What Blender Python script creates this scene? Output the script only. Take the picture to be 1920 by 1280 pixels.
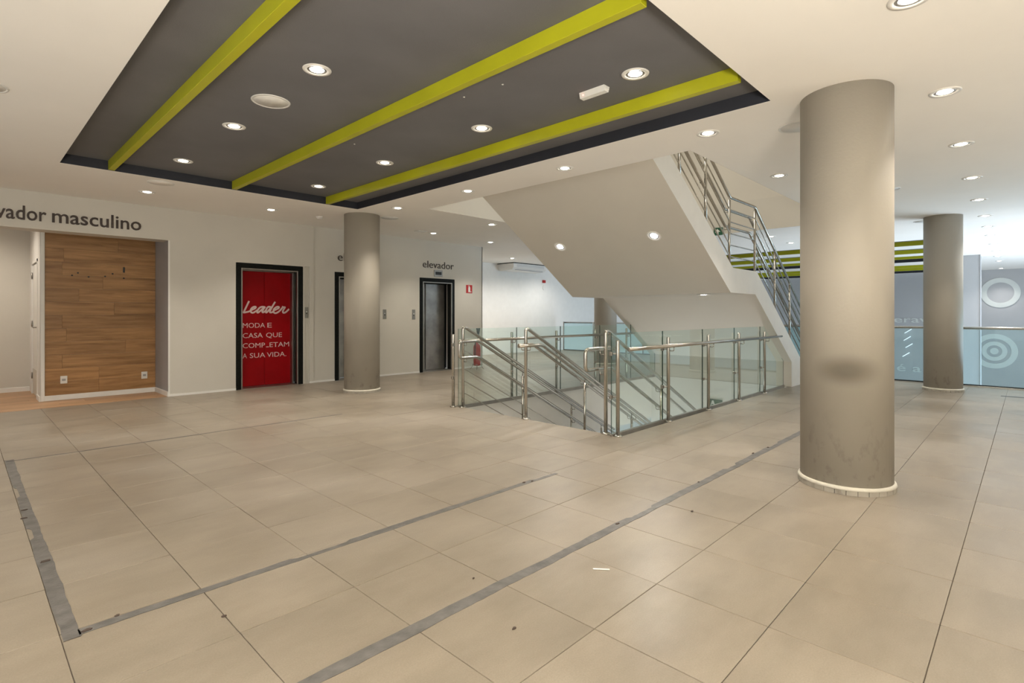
import bpy, math, random
from math import sin, cos, pi, radians, sqrt, atan2
from mathutils import Vector, Matrix
random.seed(7)
S = bpy.context.scene
C = S.collection
for o in list(bpy.data.objects): bpy.data.objects.remove(o)

# ------------------------------------------------------------------ camera, world, light
H = 2.98          # ceiling height
TR = 3.09         # tray height
cam_d = bpy.data.cameras.new('camera'); cam = bpy.data.objects.new('camera', cam_d); C.objects.link(cam)
cam.location = (0, 0, 1.3); cam.rotation_euler = (pi/2, 0, radians(44-90))
cam_d.sensor_width = 36; cam_d.lens = 36*1005/1920; cam_d.shift_y = -50.5/1920; cam_d.clip_start = .05; cam_d.clip_end = 200
S.camera = cam
S.view_settings.view_transform = 'Standard'; S.view_settings.look = 'None'
S.view_settings.exposure = 0.05; S.view_settings.gamma = 1; S.view_settings.use_curve_mapping = False
world = bpy.data.worlds.new('world'); S.world = world; world.use_nodes = True
bgn = world.node_tree.nodes['Background']; bgn.inputs[0].default_value = (.80, .90, 1.0, 1); bgn.inputs[1].default_value = .8

def area(name, loc, rot, sx, sy, power, col):
    d = bpy.data.lights.new(name, 'AREA'); d.shape = 'RECTANGLE'; d.size = sx; d.size_y = sy; d.energy = power; d.color = col
    o = bpy.data.objects.new(name, d); o.location = loc; o.rotation_euler = rot; C.objects.link(o); return o
# daylight through the glazed front of the atrium (right of the picture)
area('atrium_daylight', (17.5, -5.3, -2.4), (radians(115), 0, radians(28)), 9, 2.8, 1080, (.70, .85, 1))
area('side_fill', (-3.2, 1.5, 1.5), (0, -pi/2, 0), 2.4, 9, 45, (1, .93, .82))  # added warm fill from the unseen left side
area('ceiling_fill', (6.6, -3.8, .5), (pi, 0, 0), 1.4, 1.4, 80, (1, .93, .82))  # weaker upward fill added for the right part of the ceiling
area('ceiling_fill', (-1.3, -2.0, .7), (pi, 0, 0), 1.2, 1.2, 800, (1, .93, .80))     # added upward fill behind the camera, brightens the ceiling
area('stair_opening_fill', (9.3, 4.5, -3.7), (pi, 0, 0), 1.8, 2, 50, (1, .96, .90))  # added up-facing fill that brightens the walls of the stair opening
area('lower_level_light', (7.5, 8.0, -1.3), (0, 0, 0), 3, 2, 90, (.70, .84, 1))
area('upper_hall_light', (7.6, 4.6, 6.1), (0, 0, 0), 3, 2, 130, (1, .93, .80))
SPOT_W = 40
WARM = (1, .90, .76)

# ------------------------------------------------------------------ materials
def nt(m): return m.node_tree.nodes, m.node_tree.links
def mat(name, col, rough=.5, metal=0, spec=.5, emit=None, estr=0, var=.04, scale=6, bump=0, bscale=60, coat=0):
    m = bpy.data.materials.new(name); m.use_nodes = True; N, L = nt(m); b = N['Principled BSDF']
    b.inputs['Roughness'].default_value = rough; b.inputs['Metallic'].default_value = metal
    b.inputs['Specular IOR Level'].default_value = spec
    if coat: b.inputs['Coat Weight'].default_value = coat
    g = N.new('ShaderNodeNewGeometry'); no = N.new('ShaderNodeTexNoise'); no.inputs['Scale'].default_value = scale; no.inputs['Detail'].default_value = 4
    L.new(g.outputs['Position'], no.inputs['Vector'])
    mr = N.new('ShaderNodeMapRange'); mr.inputs[1].default_value = .3; mr.inputs[2].default_value = .7
    mr.inputs[3].default_value = 1-var; mr.inputs[4].default_value = 1+var; L.new(no.outputs['Fac'], mr.inputs[0])
    mx = N.new('ShaderNodeVectorMath'); mx.operation = 'SCALE'; mx.inputs[0].default_value = col; L.new(mr.outputs[0], mx.inputs['Scale'])
    L.new(mx.outputs[0], b.inputs['Base Color'])
    if bump:
        n2 = N.new('ShaderNodeTexNoise'); n2.inputs['Scale'].default_value = bscale; n2.inputs['Detail'].default_value = 3
        L.new(g.outputs['Position'], n2.inputs['Vector'])
        bp = N.new('ShaderNodeBump'); bp.inputs['Strength'].default_value = bump; bp.inputs['Distance'].default_value = .004
        L.new(n2.outputs['Fac'], bp.inputs['Height']); L.new(bp.outputs[0], b.inputs['Normal'])
    if emit: b.inputs['Emission Color'].default_value = (*emit, 1); b.inputs['Emission Strength'].default_value = estr
    return m
M = {}
M['wall'] = mat('wall_paint', (.61, .585, .53), .6, var=.02, scale=2, bump=.15, bscale=90)
M['ceiling'] = mat('ceiling_paint', (.92, .89, .845), .75, var=.015, scale=1.5, bump=.1, bscale=60)
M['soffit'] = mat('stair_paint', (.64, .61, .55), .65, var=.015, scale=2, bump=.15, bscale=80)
M['white'] = mat('white_paint', (.80, .79, .76), .5, var=.02)
M['nichegrey'] = mat('grey_paint', (.36, .36, .37), .5, var=.03)
M['tray'] = mat('charcoal_paint', (.152, .151, .160), .7, var=.10, scale=1.5, bump=.3, bscale=160)
M['trayside'] = mat('navy_paint', (.022, .024, .034), .7, var=.1)
M['lime'] = mat('lime_paint', (.44, .44, .01), .45, var=.05, scale=3)
M['steel'] = mat('stainless_steel', (.50, .48, .44), .20, metal=1, var=.06, scale=12)
M['steel_d'] = mat('brushed_steel', (.36, .34, .31), .38, metal=1, var=.12, scale=5)
M['lift_door'] = mat('lift_door_steel', (.36, .35, .34), .42, metal=.85, var=.22, scale=4)
M['granite'] = mat('black_granite', (.008, .009, .008), .35, spec=.12, var=.5, scale=40)
M['black'] = mat('black_plastic', (.012, .012, .012), .4, var=.1)
M['letter'] = mat('dark_lettering', (.045, .030, .025), .5, var=.05)
M['redtext'] = mat('white_vinyl', (.72, .55, .53), .5, var=.08, scale=30)
M['red'] = mat('red_vinyl', (.30, .003, .006), .5, spec=.12, var=.12, scale=3)
M['signred'] = mat('sign_red', (.42, .015, .012), .4)
M['signgreen'] = mat('sign_green', (.012, .09, .045), .4)
M['plastic'] = mat('white_plastic', (.78, .77, .74), .35, var=.01)
M['ring'] = mat('lamp_trim', (.78, .76, .72), .3, var=.01)
M['gimbal'] = mat('lamp_gimbal', (.33, .32, .30), .35, metal=.6, var=.05)
M['lamp'] = mat('lamp_glow', (1, .95, .85), .5, emit=(1, .93, .80), estr=30)
M['lampcool'] = mat('lamp_glow_cool', (1, 1, 1), .5, emit=(.95, .98, 1), estr=30)
M['tape'] = mat('grey_tape', (.125, .12, .115), .45, var=.28, scale=14, bump=.4, bscale=70)
M['grout'] = mat('grout', (.10, .08, .062), .9, var=.2, scale=20)
M['slab'] = mat('slab_edge', (.55, .52, .47), .7)
M['voidwall'] = mat('atrium_wall', (.47, .475, .49), .6, var=.03, scale=1)
M['decor'] = mat('pale_decor', (.70, .73, .71), .5, var=.02)
M['blueglow'] = mat('strip_glow', (1, 1, 1), .5, emit=(.9, .96, 1), estr=.9)
M['ext'] = mat('extinguisher_red', (.36, .02, .02), .3)
M['debris'] = mat('debris', (.07, .05, .04), .8)
M['cable'] = mat('black_rubber', (.02, .02, .02), .5)

def wear_column():
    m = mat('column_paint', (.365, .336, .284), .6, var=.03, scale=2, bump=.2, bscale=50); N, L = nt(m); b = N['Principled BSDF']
    src = b.inputs['Base Color'].links[0].from_socket
    g = N.new('ShaderNodeNewGeometry'); sp = N.new('ShaderNodeSeparateXYZ'); L.new(g.outputs['Position'], sp.inputs[0])
    # scuffs near the foot (dirt that stays on the paint)
    no = N.new('ShaderNodeTexNoise'); no.inputs['Scale'].default_value = 9; no.inputs['Detail'].default_value = 6; no.inputs['Roughness'].default_value = .65
    mp = N.new('ShaderNodeMapping'); mp.inputs['Scale'].default_value = (1.3, 1.3, .7); L.new(g.outputs['Position'], mp.inputs[0]); L.new(mp.outputs[0], no.inputs['Vector'])
    r1 = N.new('ShaderNodeMapRange'); r1.inputs[1].default_value = .54; r1.inputs[2].default_value = .70; r1.inputs[3].default_value = 0; r1.inputs[4].default_value = .7; L.new(no.outputs['Fac'], r1.inputs[0])
    r2 = N.new('ShaderNodeMapRange'); r2.inputs[1].default_value = .02; r2.inputs[2].default_value = .62; r2.inputs[3].default_value = 1; r2.inputs[4].default_value = 0; L.new(sp.outputs['Z'], r2.inputs[0])
    mu = N.new('ShaderNodeMath'); mu.operation = 'MULTIPLY'; L.new(r1.outputs[0], mu.inputs[0]); L.new(r2.outputs[0], mu.inputs[1])
    # dark smudge where people leaned on the big column
    ds = N.new('ShaderNodeVectorMath'); ds.operation = 'MULTIPLY_ADD'; L.new(g.outputs['Position'], ds.inputs[0])
    ds.inputs[1].default_value = (1, 1, 1.9); ds.inputs[2].default_value = (-4.47, -.95, -1.9*.895)
    ln = N.new('ShaderNodeVectorMath'); ln.operation = 'LENGTH'; L.new(ds.outputs[0], ln.inputs[0])
    r3 = N.new('ShaderNodeMapRange'); r3.interpolation_type = 'SMOOTHSTEP'; r3.inputs[1].default_value = .04; r3.inputs[2].default_value = .27; r3.inputs[3].default_value = .72; r3.inputs[4].default_value = 0; L.new(ln.outputs['Value'], r3.inputs[0])
    ad = N.new('ShaderNodeMath'); ad.operation = 'MAXIMUM'; L.new(mu.outputs[0], ad.inputs[0]); L.new(r3.outputs[0], ad.inputs[1])
    mx = N.new('ShaderNodeMix'); mx.data_type = 'RGBA'; L.new(ad.outputs[0], mx.inputs[0]); L.new(src, mx.inputs[6]); mx.inputs[7].default_value = (.13, .11, .085, 1)
    L.new(mx.outputs[2], b.inputs['Base Color']); return m
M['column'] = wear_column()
M['bead'] = mat('cream_bead', (.60, .57, .49), .5, var=.08, scale=15)

def tile_mat():
    m = bpy.data.materials.new('porcelain_tile'); m.use_nodes = True; N, L = nt(m); b = N['Principled BSDF']
    g = N.new('ShaderNodeNewGeometry')
    oi = N.new('ShaderNodeObjectInfo')
    # brushed streaks along the wall direction, slightly different on every tile
    ad = N.new('ShaderNodeVectorMath'); ad.operation = 'MULTIPLY_ADD'; L.new(oi.outputs['Random'], ad.inputs[0]); ad.inputs[1].default_value = (9, 9, 9); L.new(g.outputs['Position'], ad.inputs[2])
    mp = N.new('ShaderNodeMapping'); mp.inputs['Scale'].default_value = (1.6, 3.6, 1); L.new(ad.outputs[0], mp.inputs[0])
    n1 = N.new('ShaderNodeTexNoise'); n1.inputs['Scale'].default_value = 1.3; n1.inputs['Detail'].default_value = 6; n1.inputs['Roughness'].default_value = .62; L.new(mp.outputs[0], n1.inputs['Vector'])
    n2 = N.new('ShaderNodeTexNoise'); n2.inputs['Scale'].default_value = .8; n2.inputs['Detail'].default_value = 6; L.new(g.outputs['Position'], n2.inputs['Vector'])
    cr = N.new('ShaderNodeValToRGB'); L.new(n1.outputs['Fac'], cr.inputs[0])
    cr.color_ramp.elements[0].position = .30; cr.color_ramp.elements[0].color = (.216, .184, .144, 1)
    cr.color_ramp.elements[1].position = .74; cr.color_ramp.elements[1].color = (.285, .244, .193, 1)
    # dust film
    r2 = N.new('ShaderNodeMapRange'); r2.inputs[1].default_value = .46; r2.inputs[2].default_value = .78; r2.inputs[3].default_value = 0; r2.inputs[4].default_value = .55; L.new(n2.outputs['Fac'], r2.inputs[0])
    mx = N.new('ShaderNodeMix'); mx.data_type = 'RGBA'; L.new(r2.outputs[0], mx.inputs[0]); L.new(cr.outputs[0], mx.inputs[6]); mx.inputs[7].default_value = (.385, .345, .295, 1)
    # fine speckle
    n3 = N.new('ShaderNodeTexNoise'); n3.inputs['Scale'].default_value = 160; n3.inputs['Detail'].default_value = 2; L.new(g.outputs['Position'], n3.inputs['Vector'])
    r3 = N.new('ShaderNodeMapRange'); r3.inputs[1].default_value = .3; r3.inputs[2].default_value = .7; r3.inputs[3].default_value = .93; r3.inputs[4].default_value = 1.07; L.new(n3.outputs['Fac'], r3.inputs[0])
    ro = N.new('ShaderNodeMapRange'); ro.inputs[3].default_value = .965; ro.inputs[4].default_value = 1.035; L.new(oi.outputs['Random'], ro.inputs[0])
    mu = N.new('ShaderNodeMath'); mu.operation = 'MULTIPLY'; L.new(r3.outputs[0], mu.inputs[0]); L.new(ro.outputs[0], mu.inputs[1])
    sc = N.new('ShaderNodeVectorMath'); sc.operation = 'SCALE'; L.new(mx.outputs[2], sc.inputs[0]); L.new(mu.outputs[0], sc.inputs['Scale'])
    L.new(sc.outputs[0], b.inputs['Base Color'])
    rr = N.new('ShaderNodeMapRange'); rr.inputs[1].default_value = .35; rr.inputs[2].default_value = .7; rr.inputs[3].default_value = .30; rr.inputs[4].default_value = .46; L.new(n2.outputs['Fac'], rr.inputs[0])
    L.new(rr.outputs[0], b.inputs['Roughness']); b.inputs['Specular IOR Level'].default_value = .5
    return m
M['tile'] = tile_mat()

def wood_mat(name, dark, light, axis='X'):
    m = bpy.data.materials.new(name); m.use_nodes = True; N, L = nt(m); b = N['Principled BSDF']
    g = N.new('ShaderNodeNewGeometry'); oi = N.new('ShaderNodeObjectInfo')
    ad = N.new('ShaderNodeVectorMath'); ad.operation = 'MULTIPLY_ADD'; L.new(oi.outputs['Random'], ad.inputs[0]); ad.inputs[1].default_value = (13, 7, 5); L.new(g.outputs['Position'], ad.inputs[2])
    mp = N.new('ShaderNodeMapping'); mp.inputs['Scale'].default_value = (.9, 9, 11); L.new(ad.outputs[0], mp.inputs[0])
    n1 = N.new('ShaderNodeTexNoise'); n1.inputs['Scale'].default_value = 1.6; n1.inputs['Detail'].default_value = 8; n1.inputs['Roughness'].default_value = .62; n1.inputs['Distortion'].default_value = .35; L.new(mp.outputs[0], n1.inputs['Vector'])
    cr = N.new('ShaderNodeValToRGB'); L.new(n1.outputs['Fac'], cr.inputs[0])
    cr.color_ramp.elements[0].position = .30; cr.color_ramp.elements[0].color = (*dark, 1)
    cr.color_ramp.elements[1].position = .70; cr.color_ramp.elements[1].color = (*light, 1)
    ro = N.new('ShaderNodeMapRange'); ro.inputs[3].default_value = .90; ro.inputs[4].default_value = 1.12; L.new(oi.outputs['Random'], ro.inputs[0])
    sc = N.new('ShaderNodeVectorMath'); sc.operation = 'SCALE'; L.new(cr.outputs[0], sc.inputs[0]); L.new(ro.outputs[0], sc.inputs['Scale'])
    L.new(sc.outputs[0], b.inputs['Base Color']); b.inputs['Roughness'].default_value = .42
    return m
M['wood'] = wood_mat('oak_wall_laminate', (.20, .095, .030), (.47, .26, .105))
M['woodfloor'] = wood_mat('oak_floor_laminate', (.33, .185, .095), (.58, .36, .20))

def glass_mat(name, tint, refl=1.0, haze=0):
    m = bpy.data.materials.new(name); m.use_nodes = True; N, L = nt(m)
    for n in list(N): N.remove(n)
    out = N.new('ShaderNodeOutputMaterial'); tr = N.new('ShaderNodeBsdfTransparent'); tr.inputs[0].default_value = (*tint, 1)
    gl = N.new('ShaderNodeBsdfGlossy'); gl.inputs['Roughness'].default_value = .015; gl.inputs[0].default_value = (.95, 1, .98, 1)
    no = N.new('ShaderNodeTexNoise'); no.inputs['Scale'].default_value = 3; g = N.new('ShaderNodeNewGeometry'); L.new(g.outputs['Position'], no.inputs['Vector'])
    def mth(op, a, b=None):
        n = N.new('ShaderNodeMath'); n.operation = op
        for i, q in enumerate((a, b)):
            if q is None: continue
            if isinstance(q, (int, float)): n.inputs[i].default_value = q
            else: L.new(q, n.inputs[i])
        return n.outputs[0]
    dt = N.new('ShaderNodeVectorMath'); dt.operation = 'DOT_PRODUCT'; L.new(g.outputs['Incoming'], dt.inputs[0]); L.new(g.outputs['Normal'], dt.inputs[1])
    sch = mth('ADD', .05, mth('MULTIPLY', .95, mth('POWER', mth('SUBTRACT', 1, mth('ABSOLUTE', dt.outputs['Value'])), 5)))
    mm = N.new('ShaderNodeMapRange'); mm.inputs[3].default_value = refl*.9; mm.inputs[4].default_value = refl*1.1; L.new(no.outputs['Fac'], mm.inputs[0])
    mu = N.new('ShaderNodeMath'); mu.operation = 'MULTIPLY'; L.new(sch, mu.inputs[0]); L.new(mth('MULTIPLY', mm.outputs[0], mth('SUBTRACT', 1, g.outputs['Backfacing'])), mu.inputs[1]); mu.use_clamp = True
    mx = N.new('ShaderNodeMixShader'); L.new(mu.outputs[0], mx.inputs[0])
    base = tr.outputs[0]
    if haze:
        df = N.new('ShaderNodeBsdfDiffuse'); df.inputs[0].default_value = (.62, .78, .80, 1)
        m2 = N.new('ShaderNodeMixShader'); m2.inputs[0].default_value = haze; L.new(tr.outputs[0], m2.inputs[1]); L.new(df.outputs[0], m2.inputs[2]); base = m2.outputs[0]
    L.new(base, mx.inputs[1]); L.new(gl.outputs[0], mx.inputs[2]); L.new(mx.outputs[0], out.inputs[0])
    return m
M['glass'] = glass_mat('green_clear_glass', (.93, .975, .955), 1.6, .03)
M['glassblue'] = glass_mat('blue_clear_glass', (.86, .955, .97), .6, .06)
M['glassedge'] = mat('glass_edge', (.03, .06, .05), .2)

# ------------------------------------------------------------------ mesh helpers
class MB:
    def __init__(s): s.v = []; s.f = []; s.sm = []; s.mi = []
    def box(s, x0, x1, y0, y1, z0, z1, mi=0):
        n = len(s.v); s.v += [(x0,y0,z0),(x1,y0,z0),(x1,y1,z0),(x0,y1,z0),(x0,y0,z1),(x1,y0,z1),(x1,y1,z1),(x0,y1,z1)]
        for q in ((0,3,2,1),(4,5,6,7),(0,1,5,4),(1,2,6,5),(2,3,7,6),(3,0,4,7)): s.f.append(tuple(n+i for i in q)); s.sm.append(False); s.mi.append(mi)
        return s
    def bbox(s, x0, x1, y0, y1, z0, z1, c=.004, mi=0):
        """box with chamfered edges (all 12)"""
        n = len(s.v); X=(x0,x1);Y=(y0,y1);Z=(z0,z1); idx={}
        for i in (0,1):
            for j in (0,1):
                for k in (0,1):
                    sx = c if i==0 else -c; sy = c if j==0 else -c; sz = c if k==0 else -c
                    for a,p in enumerate(((X[i],Y[j]+sy,Z[k]+sz),(X[i]+sx,Y[j],Z[k]+sz),(X[i]+sx,Y[j]+sy,Z[k]))):
                        idx[i,j,k,a]=len(s.v); s.v.append(p)
        F=[]
        for i in (0,1): F.append(((i,0,0,0),(i,1,0,0),(i,1,1,0),(i,0,1,0)))
        for j in (0,1): F.append(((0,j,0,1),(1,j,0,1),(1,j,1,1),(0,j,1,1)))
        for k in (0,1): F.append(((0,0,k,2),(1,0,k,2),(1,1,k,2),(0,1,k,2)))
        for i in (0,1):
            for j in (0,1): F.append(((i,j,0,0),(i,j,0,1),(i,j,1,1),(i,j,1,0)))
            for k in (0,1): F.append(((i,0,k,0),(i,0,k,2),(i,1,k,2),(i,1,k,0)))
        for j in (0,1):
            for k in (0,1): F.append(((0,j,k,1),(0,j,k,2),(1,j,k,2),(1,j,k,1)))
        for i in (0,1):
            for j in (0,1):
                for k in (0,1): F.append(((i,j,k,0),(i,j,k,1),(i,j,k,2)))
        ctr = Vector(((x0+x1)/2,(y0+y1)/2,(z0+z1)/2))
        for q in F:
            p=[Vector(s.v[idx[a]]) for a in q]; nn=(p[1]-p[0]).cross(p[2]-p[0]); m=sum(p,Vector())/len(p)-ctr
            ids=[idx[a] for a in q]
            if nn.dot(m)<0: ids.reverse()
            s.f.append(tuple(ids)); s.sm.append(False); s.mi.append(mi)
        return s
    def quad(s, *p, mi=0):
        n=len(s.v); s.v += [tuple(q) for q in p]; s.f.append(tuple(range(n,n+len(p)))); s.sm.append(False); s.mi.append(mi); return s
    def prism(s, pts, axis, a0, a1, mi=0):
        """extrude 2-D polygon; axis 'y': pts are (x,z); axis 'x': (y,z); axis 'z': (x,y)"""
        ar = sum(pts[i][0]*pts[(i+1)%len(pts)][1]-pts[(i+1)%len(pts)][0]*pts[i][1] for i in range(len(pts)))
        pts = list(pts) if ar>0 else list(pts)[::-1]
        def P(p,a): return (p[0],a,p[1]) if axis=='y' else (a,p[0],p[1]) if axis=='x' else (p[0],p[1],a)
        n=len(s.v); k=len(pts); s.v += [P(p,a0) for p in pts]+[P(p,a1) for p in pts]
        fl = axis=='y'
        a=tuple(range(n,n+k)); b=tuple(range(n+k,n+2*k))
        s.f += [a if fl else a[::-1], b[::-1] if fl else b]; s.sm += [False]*2; s.mi += [mi]*2
        for i in range(k):
            j=(i+1)%k; q=(n+i,n+j,n+k+j,n+k+i); s.f.append(q[::-1] if fl else q); s.sm.append(False); s.mi.append(mi)
        return s
    def lathe(s, prof, cx=0, cy=0, cz=0, seg=24, mi=0, smooth=True, close=False):
        n=len(s.v); k=len(prof)
        for r,z in prof:
            for i in range(seg): a=2*pi*i/seg; s.v.append((cx+r*cos(a),cy+r*sin(a),cz+z))
        for j in range(k-1):
            for i in range(seg):
                i2=(i+1)%seg; s.f.append((n+j*seg+i,n+j*seg+i2,n+(j+1)*seg+i2,n+(j+1)*seg+i)); s.sm.append(smooth); s.mi.append(mi)
        if prof[0][0]>1e-5: s.f.append(tuple(n+i for i in range(seg))[::-1]); s.sm.append(False); s.mi.append(mi)
        if prof[-1][0]>1e-5: s.f.append(tuple(n+(k-1)*seg+i for i in range(seg))); s.sm.append(False); s.mi.append(mi)
        return s
    def tube(s, pts, r, seg=10, bend=0, mi=0):
        P=[Vector(p) for p in pts]
        if bend:
            Q=[P[0]]
            for i in range(1,len(P)-1):
                a=(P[i-1]-P[i]); b=(P[i+1]-P[i]); la,lb=a.length,b.length; a.normalize(); b.normalize()
                d=min(bend,la*.48,lb*.48)
                if (a+b).length<.02: Q.append(P[i]); continue
                p0=P[i]+a*d; p1=P[i]+b*d
                for t in range(6):
                    t/=5; Q.append(p0*(1-t)**2+P[i]*2*t*(1-t)+p1*t*t)
            Q.append(P[-1]); P=Q
        n=len(s.v); up=None
        for i,p in enumerate(P):
            d=(P[min(i+1,len(P)-1)]-P[max(i-1,0)]).normalized()
            if up is None: up = Vector((0,1,0)) if abs(d.y)<.9 else Vector((0,0,1))
            u=(up-d*up.dot(d)).normalized(); w=d.cross(u); up=u
            for k in range(seg): a=2*pi*k/seg; s.v.append(tuple(p+u*cos(a)*r+w*sin(a)*r))
        for i in range(len(P)-1):
            for k in range(seg):
                k2=(k+1)%seg; s.f.append((n+i*seg+k,n+i*seg+k2,n+(i+1)*seg+k2,n+(i+1)*seg+k)); s.sm.append(True); s.mi.append(mi)
        s.f.append(tuple(n+k for k in range(seg))[::-1]); s.sm.append(False); s.mi.append(mi)
        e=n+(len(P)-1)*seg; s.f.append(tuple(e+k for k in range(seg))); s.sm.append(False); s.mi.append(mi)
        return s
    def mesh(s, name, mats):
        me=bpy.data.meshes.new(name); me.from_pydata(s.v,[],s.f); me.polygons.foreach_set('use_smooth',s.sm); me.polygons.foreach_set('material_index',s.mi)
        for m in (mats if isinstance(mats,(list,tuple)) else [mats]): me.materials.append(M[m] if isinstance(m,str) else m)
        me.update(); return me
    def build(s, name, mats, parent=None, label=None):
        o=bpy.data.objects.new(name, s.mesh(name,mats)); C.objects.link(o)
        if parent: 
            o.parent=parent
            pl = world_loc(parent)
            o.location = -pl if False else (0,0,0)
            if pl.length>0: o.data.transform(Matrix.Translation(-pl))
        if label: o['label']=label
        return o
def world_loc(o):
    v=Vector((0,0,0))
    while o: v=v+Vector(o.location); o=o.parent
    return v
def thing(name, label, cat, loc=(0,0,0), group=None):
    o=bpy.data.objects.new(name,None); o.empty_display_size=.1; o.location=loc; C.objects.link(o); o['label']=label; o['category']=cat
    if group: o['group']=group
    return o
def tag(o,label,cat,group=None):
    o['label']=label; o['category']=cat
    if group: o['group']=group
    return o
def struct(name, mb, mats, parent=None):
    o=mb.build(name,mats,parent)
    if not parent: o['kind']='structure'
    return o
def copy_tree(o, parent=None):
    c=o.copy(); C.objects.link(c); c.parent=parent
    for ch in list(o.children): copy_tree(ch,c)
    return c
def cells(x0,x1,y0,y1,holes):
    xs=sorted({x0,x1,*[min(max(h[i],x0),x1) for h in holes for i in (0,1)]}); ys=sorted({y0,y1,*[min(max(h[i],y0),y1) for h in holes for i in (2,3)]})
    out=[]
    for a,b in zip(xs,xs[1:]):
        run=None
        for c_,d in zip(ys,ys[1:]):
            mx,my=(a+b)/2,(c_+d)/2
            if any(h[0]<mx<h[1] and h[2]<my<h[3] for h in holes):
                if run: out.append((a,b,*run)); run=None
            else: run=(run[0],d) if run else (c_,d)
        if run: out.append((a,b,*run))
    return out

def text_mesh(txt, x0, x1, y, zb, xh=None, ref='x', depth=.006, weight=0, sz=None, facing='-y'):
    """text fitted between x0..x1 on the plane y, baseline zb; xh = height of the reference letter"""
    cu=bpy.data.curves.new('t','FONT'); cu.body=txt; cu.size=1; cu.offset=weight; cu.extrude=0; cu.resolution_u=3
    ob=bpy.data.objects.new('t',cu); C.objects.link(ob); dg=bpy.context.evaluated_depsgraph_get(); dg.update()
    me=bpy.data.meshes.new_from_object(ob.evaluated_get(dg)); 
    vs=[v.co.copy() for v in me.vertices]; fs=[tuple(p.vertices) for p in me.polygons]
    cu.body=ref; dg=bpy.context.evaluated_depsgraph_get(); dg.update(); m2=bpy.data.meshes.new_from_object(ob.evaluated_get(dg)); rh=max(v.co.y for v in m2.vertices)
    bpy.data.objects.remove(ob); bpy.data.meshes.remove(me); bpy.data.meshes.remove(m2)
    mn=min(v.x for v in vs); mxx=max(v.x for v in vs); sx=(x1-x0)/(mxx-mn) if x0 is not None else sz
    if x0 is None: x0=x1-(mxx-mn)*sx
    sy=(xh/rh) if xh else sx
    mb=MB(); n=len(vs)
    ec={}
    for f in fs:
        for i in range(len(f)):
            e=(f[i],f[(i+1)%len(f)]); ec[e]=ec.get(e,0)+1
    for v in vs: mb.v.append((x0+(v.x-mn)*sx, y-depth, zb+v.y*sy))
    for v in vs: mb.v.append((x0+(v.x-mn)*sx, y, zb+v.y*sy))
    for f in fs: mb.f.append(f); mb.sm.append(False); mb.mi.append(0)
    for (a,b) in ec:
        if (b,a) not in ec: mb.f.append((b,a,a+n,b+n)); mb.sm.append(False); mb.mi.append(0)
    return mb

# ------------------------------------------------------------------ floor : slab + individual tiles
OX0,OX1,OY0,OY1 = 4.92,10.43,3.14,5.88     # stair opening
EX, EX2, EYs = 12.82, 15.50, 4.0           # floor edges at the atrium
EW, EY = 9.115, 9.82                       # end and face of the lift wall
BW = 12.63                                 # far wall face
regs=[(-3.0,OX0,-4,EY),(OX0,OX1,-4,OY0),(OX0,OX1,OY1,EY),(EW,OX1,EY,BW),(OX1,EX,-4,BW),(EX,EX2,EYs,BW)]
fl=MB()
for (a,b,c_,d) in regs: fl.box(a,b,c_,d,-.42,-.005)
floor=struct('floor',fl,['grout']); floor.data.materials.append(M['slab']); 
for p in floor.data.polygons:
    if abs(p.normal.z)<.5 or p.normal.z<0: p.material_index=1
PX_,PY_,GAP = .5145,.513,.0032
full=MB()
hx,hy=(PX_-GAP)/2,(PY_-GAP)/2
full.bbox(-hx,hx,-hy,hy,-.006,0,.0012); full_me=full.mesh('tile','tile')
ca,sa=cos(radians(44)),sin(radians(44))
pieces=[]
ix0=int(math.floor((-3.0-OX0)/PX_)); 
for i in range(ix0,22):
    xa=OX0+i*PX_; xb=xa+PX_
    for j in range(-9,26):
        ya=.27+j*PY_; yb=ya+PY_
        for ri,(a,b,c_,d) in enumerate(regs):
            x0,x1,y0,y1=max(xa,a),min(xb,b),max(ya,c_),min(yb,d)
            if x1-x0<.02 or y1-y0<.02: continue
            mx,my=(x0+x1)/2,(y0+y1)/2; Z=mx*ca+my*sa; lat=mx*sa-my*ca
            Zs=max(Z,.3); u=960+1005*lat/Zs; v=589.5+1005*1.3/Zs
            inframe = Z>.5 and -60<u<1980 and v<1400
            isfull = x1-x0>PX_-.001 and y1-y0>PY_-.001
            pieces.append((0 if inframe else 1, sqrt(mx*mx+my*my),mx,my,x1-x0,y1-y0,isfull))
pieces.sort(key=lambda p:(p[0],p[1]))
far=MB()
for n,(inf,dst,mx,my,w,h_,isfull) in enumerate(pieces):
    if n<298 and inf==0:
        if isfull: me=full_me
        else:
            t_=MB(); t_.bbox(-w/2+GAP/2,w/2-GAP/2,-h_/2+GAP/2,h_/2-GAP/2,-.006,0,.0012); me=t_.mesh('tile','tile')
        o=bpy.data.objects.new('tile',me); C.objects.link(o); o.parent=floor
        o.location=(mx,my,random.uniform(-.0009,.0006)); o.rotation_euler=(random.uniform(-.0009,.0009),random.uniform(-.0009,.0009),0)
    else:
        far.box(mx-w/2+GAP/2,mx+w/2-GAP/2,my-h_/2+GAP/2,my+h_/2-GAP/2,-.006,0)
fo=far.build('outer_tiles','tile',floor); fo['kind']='stuff'

# laminate floor of the fitting-room corridor and of the niche
wf=MB(); wf.box(-3.0,2.345,EY,12.3,-.42,-.009); wfo=struct('floor',wf,'grout')
row=0; y=EY+.003
while y<12.25:
    x=-3.0-random.uniform(0,1.1)
    while x<2.34:
        x0,x1=max(x,-3.0),min(x+1.2,2.343)
        if x1-x0>.03:
            b_=MB(); b_.bbox(x0+.0008,x1-.0008,y+.0008,min(y+.19,12.25)-.0008,-.008,.002,.001); b_.build('floor_plank','woodfloor',wfo)
        x+=1.2
    y+=.19

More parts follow.
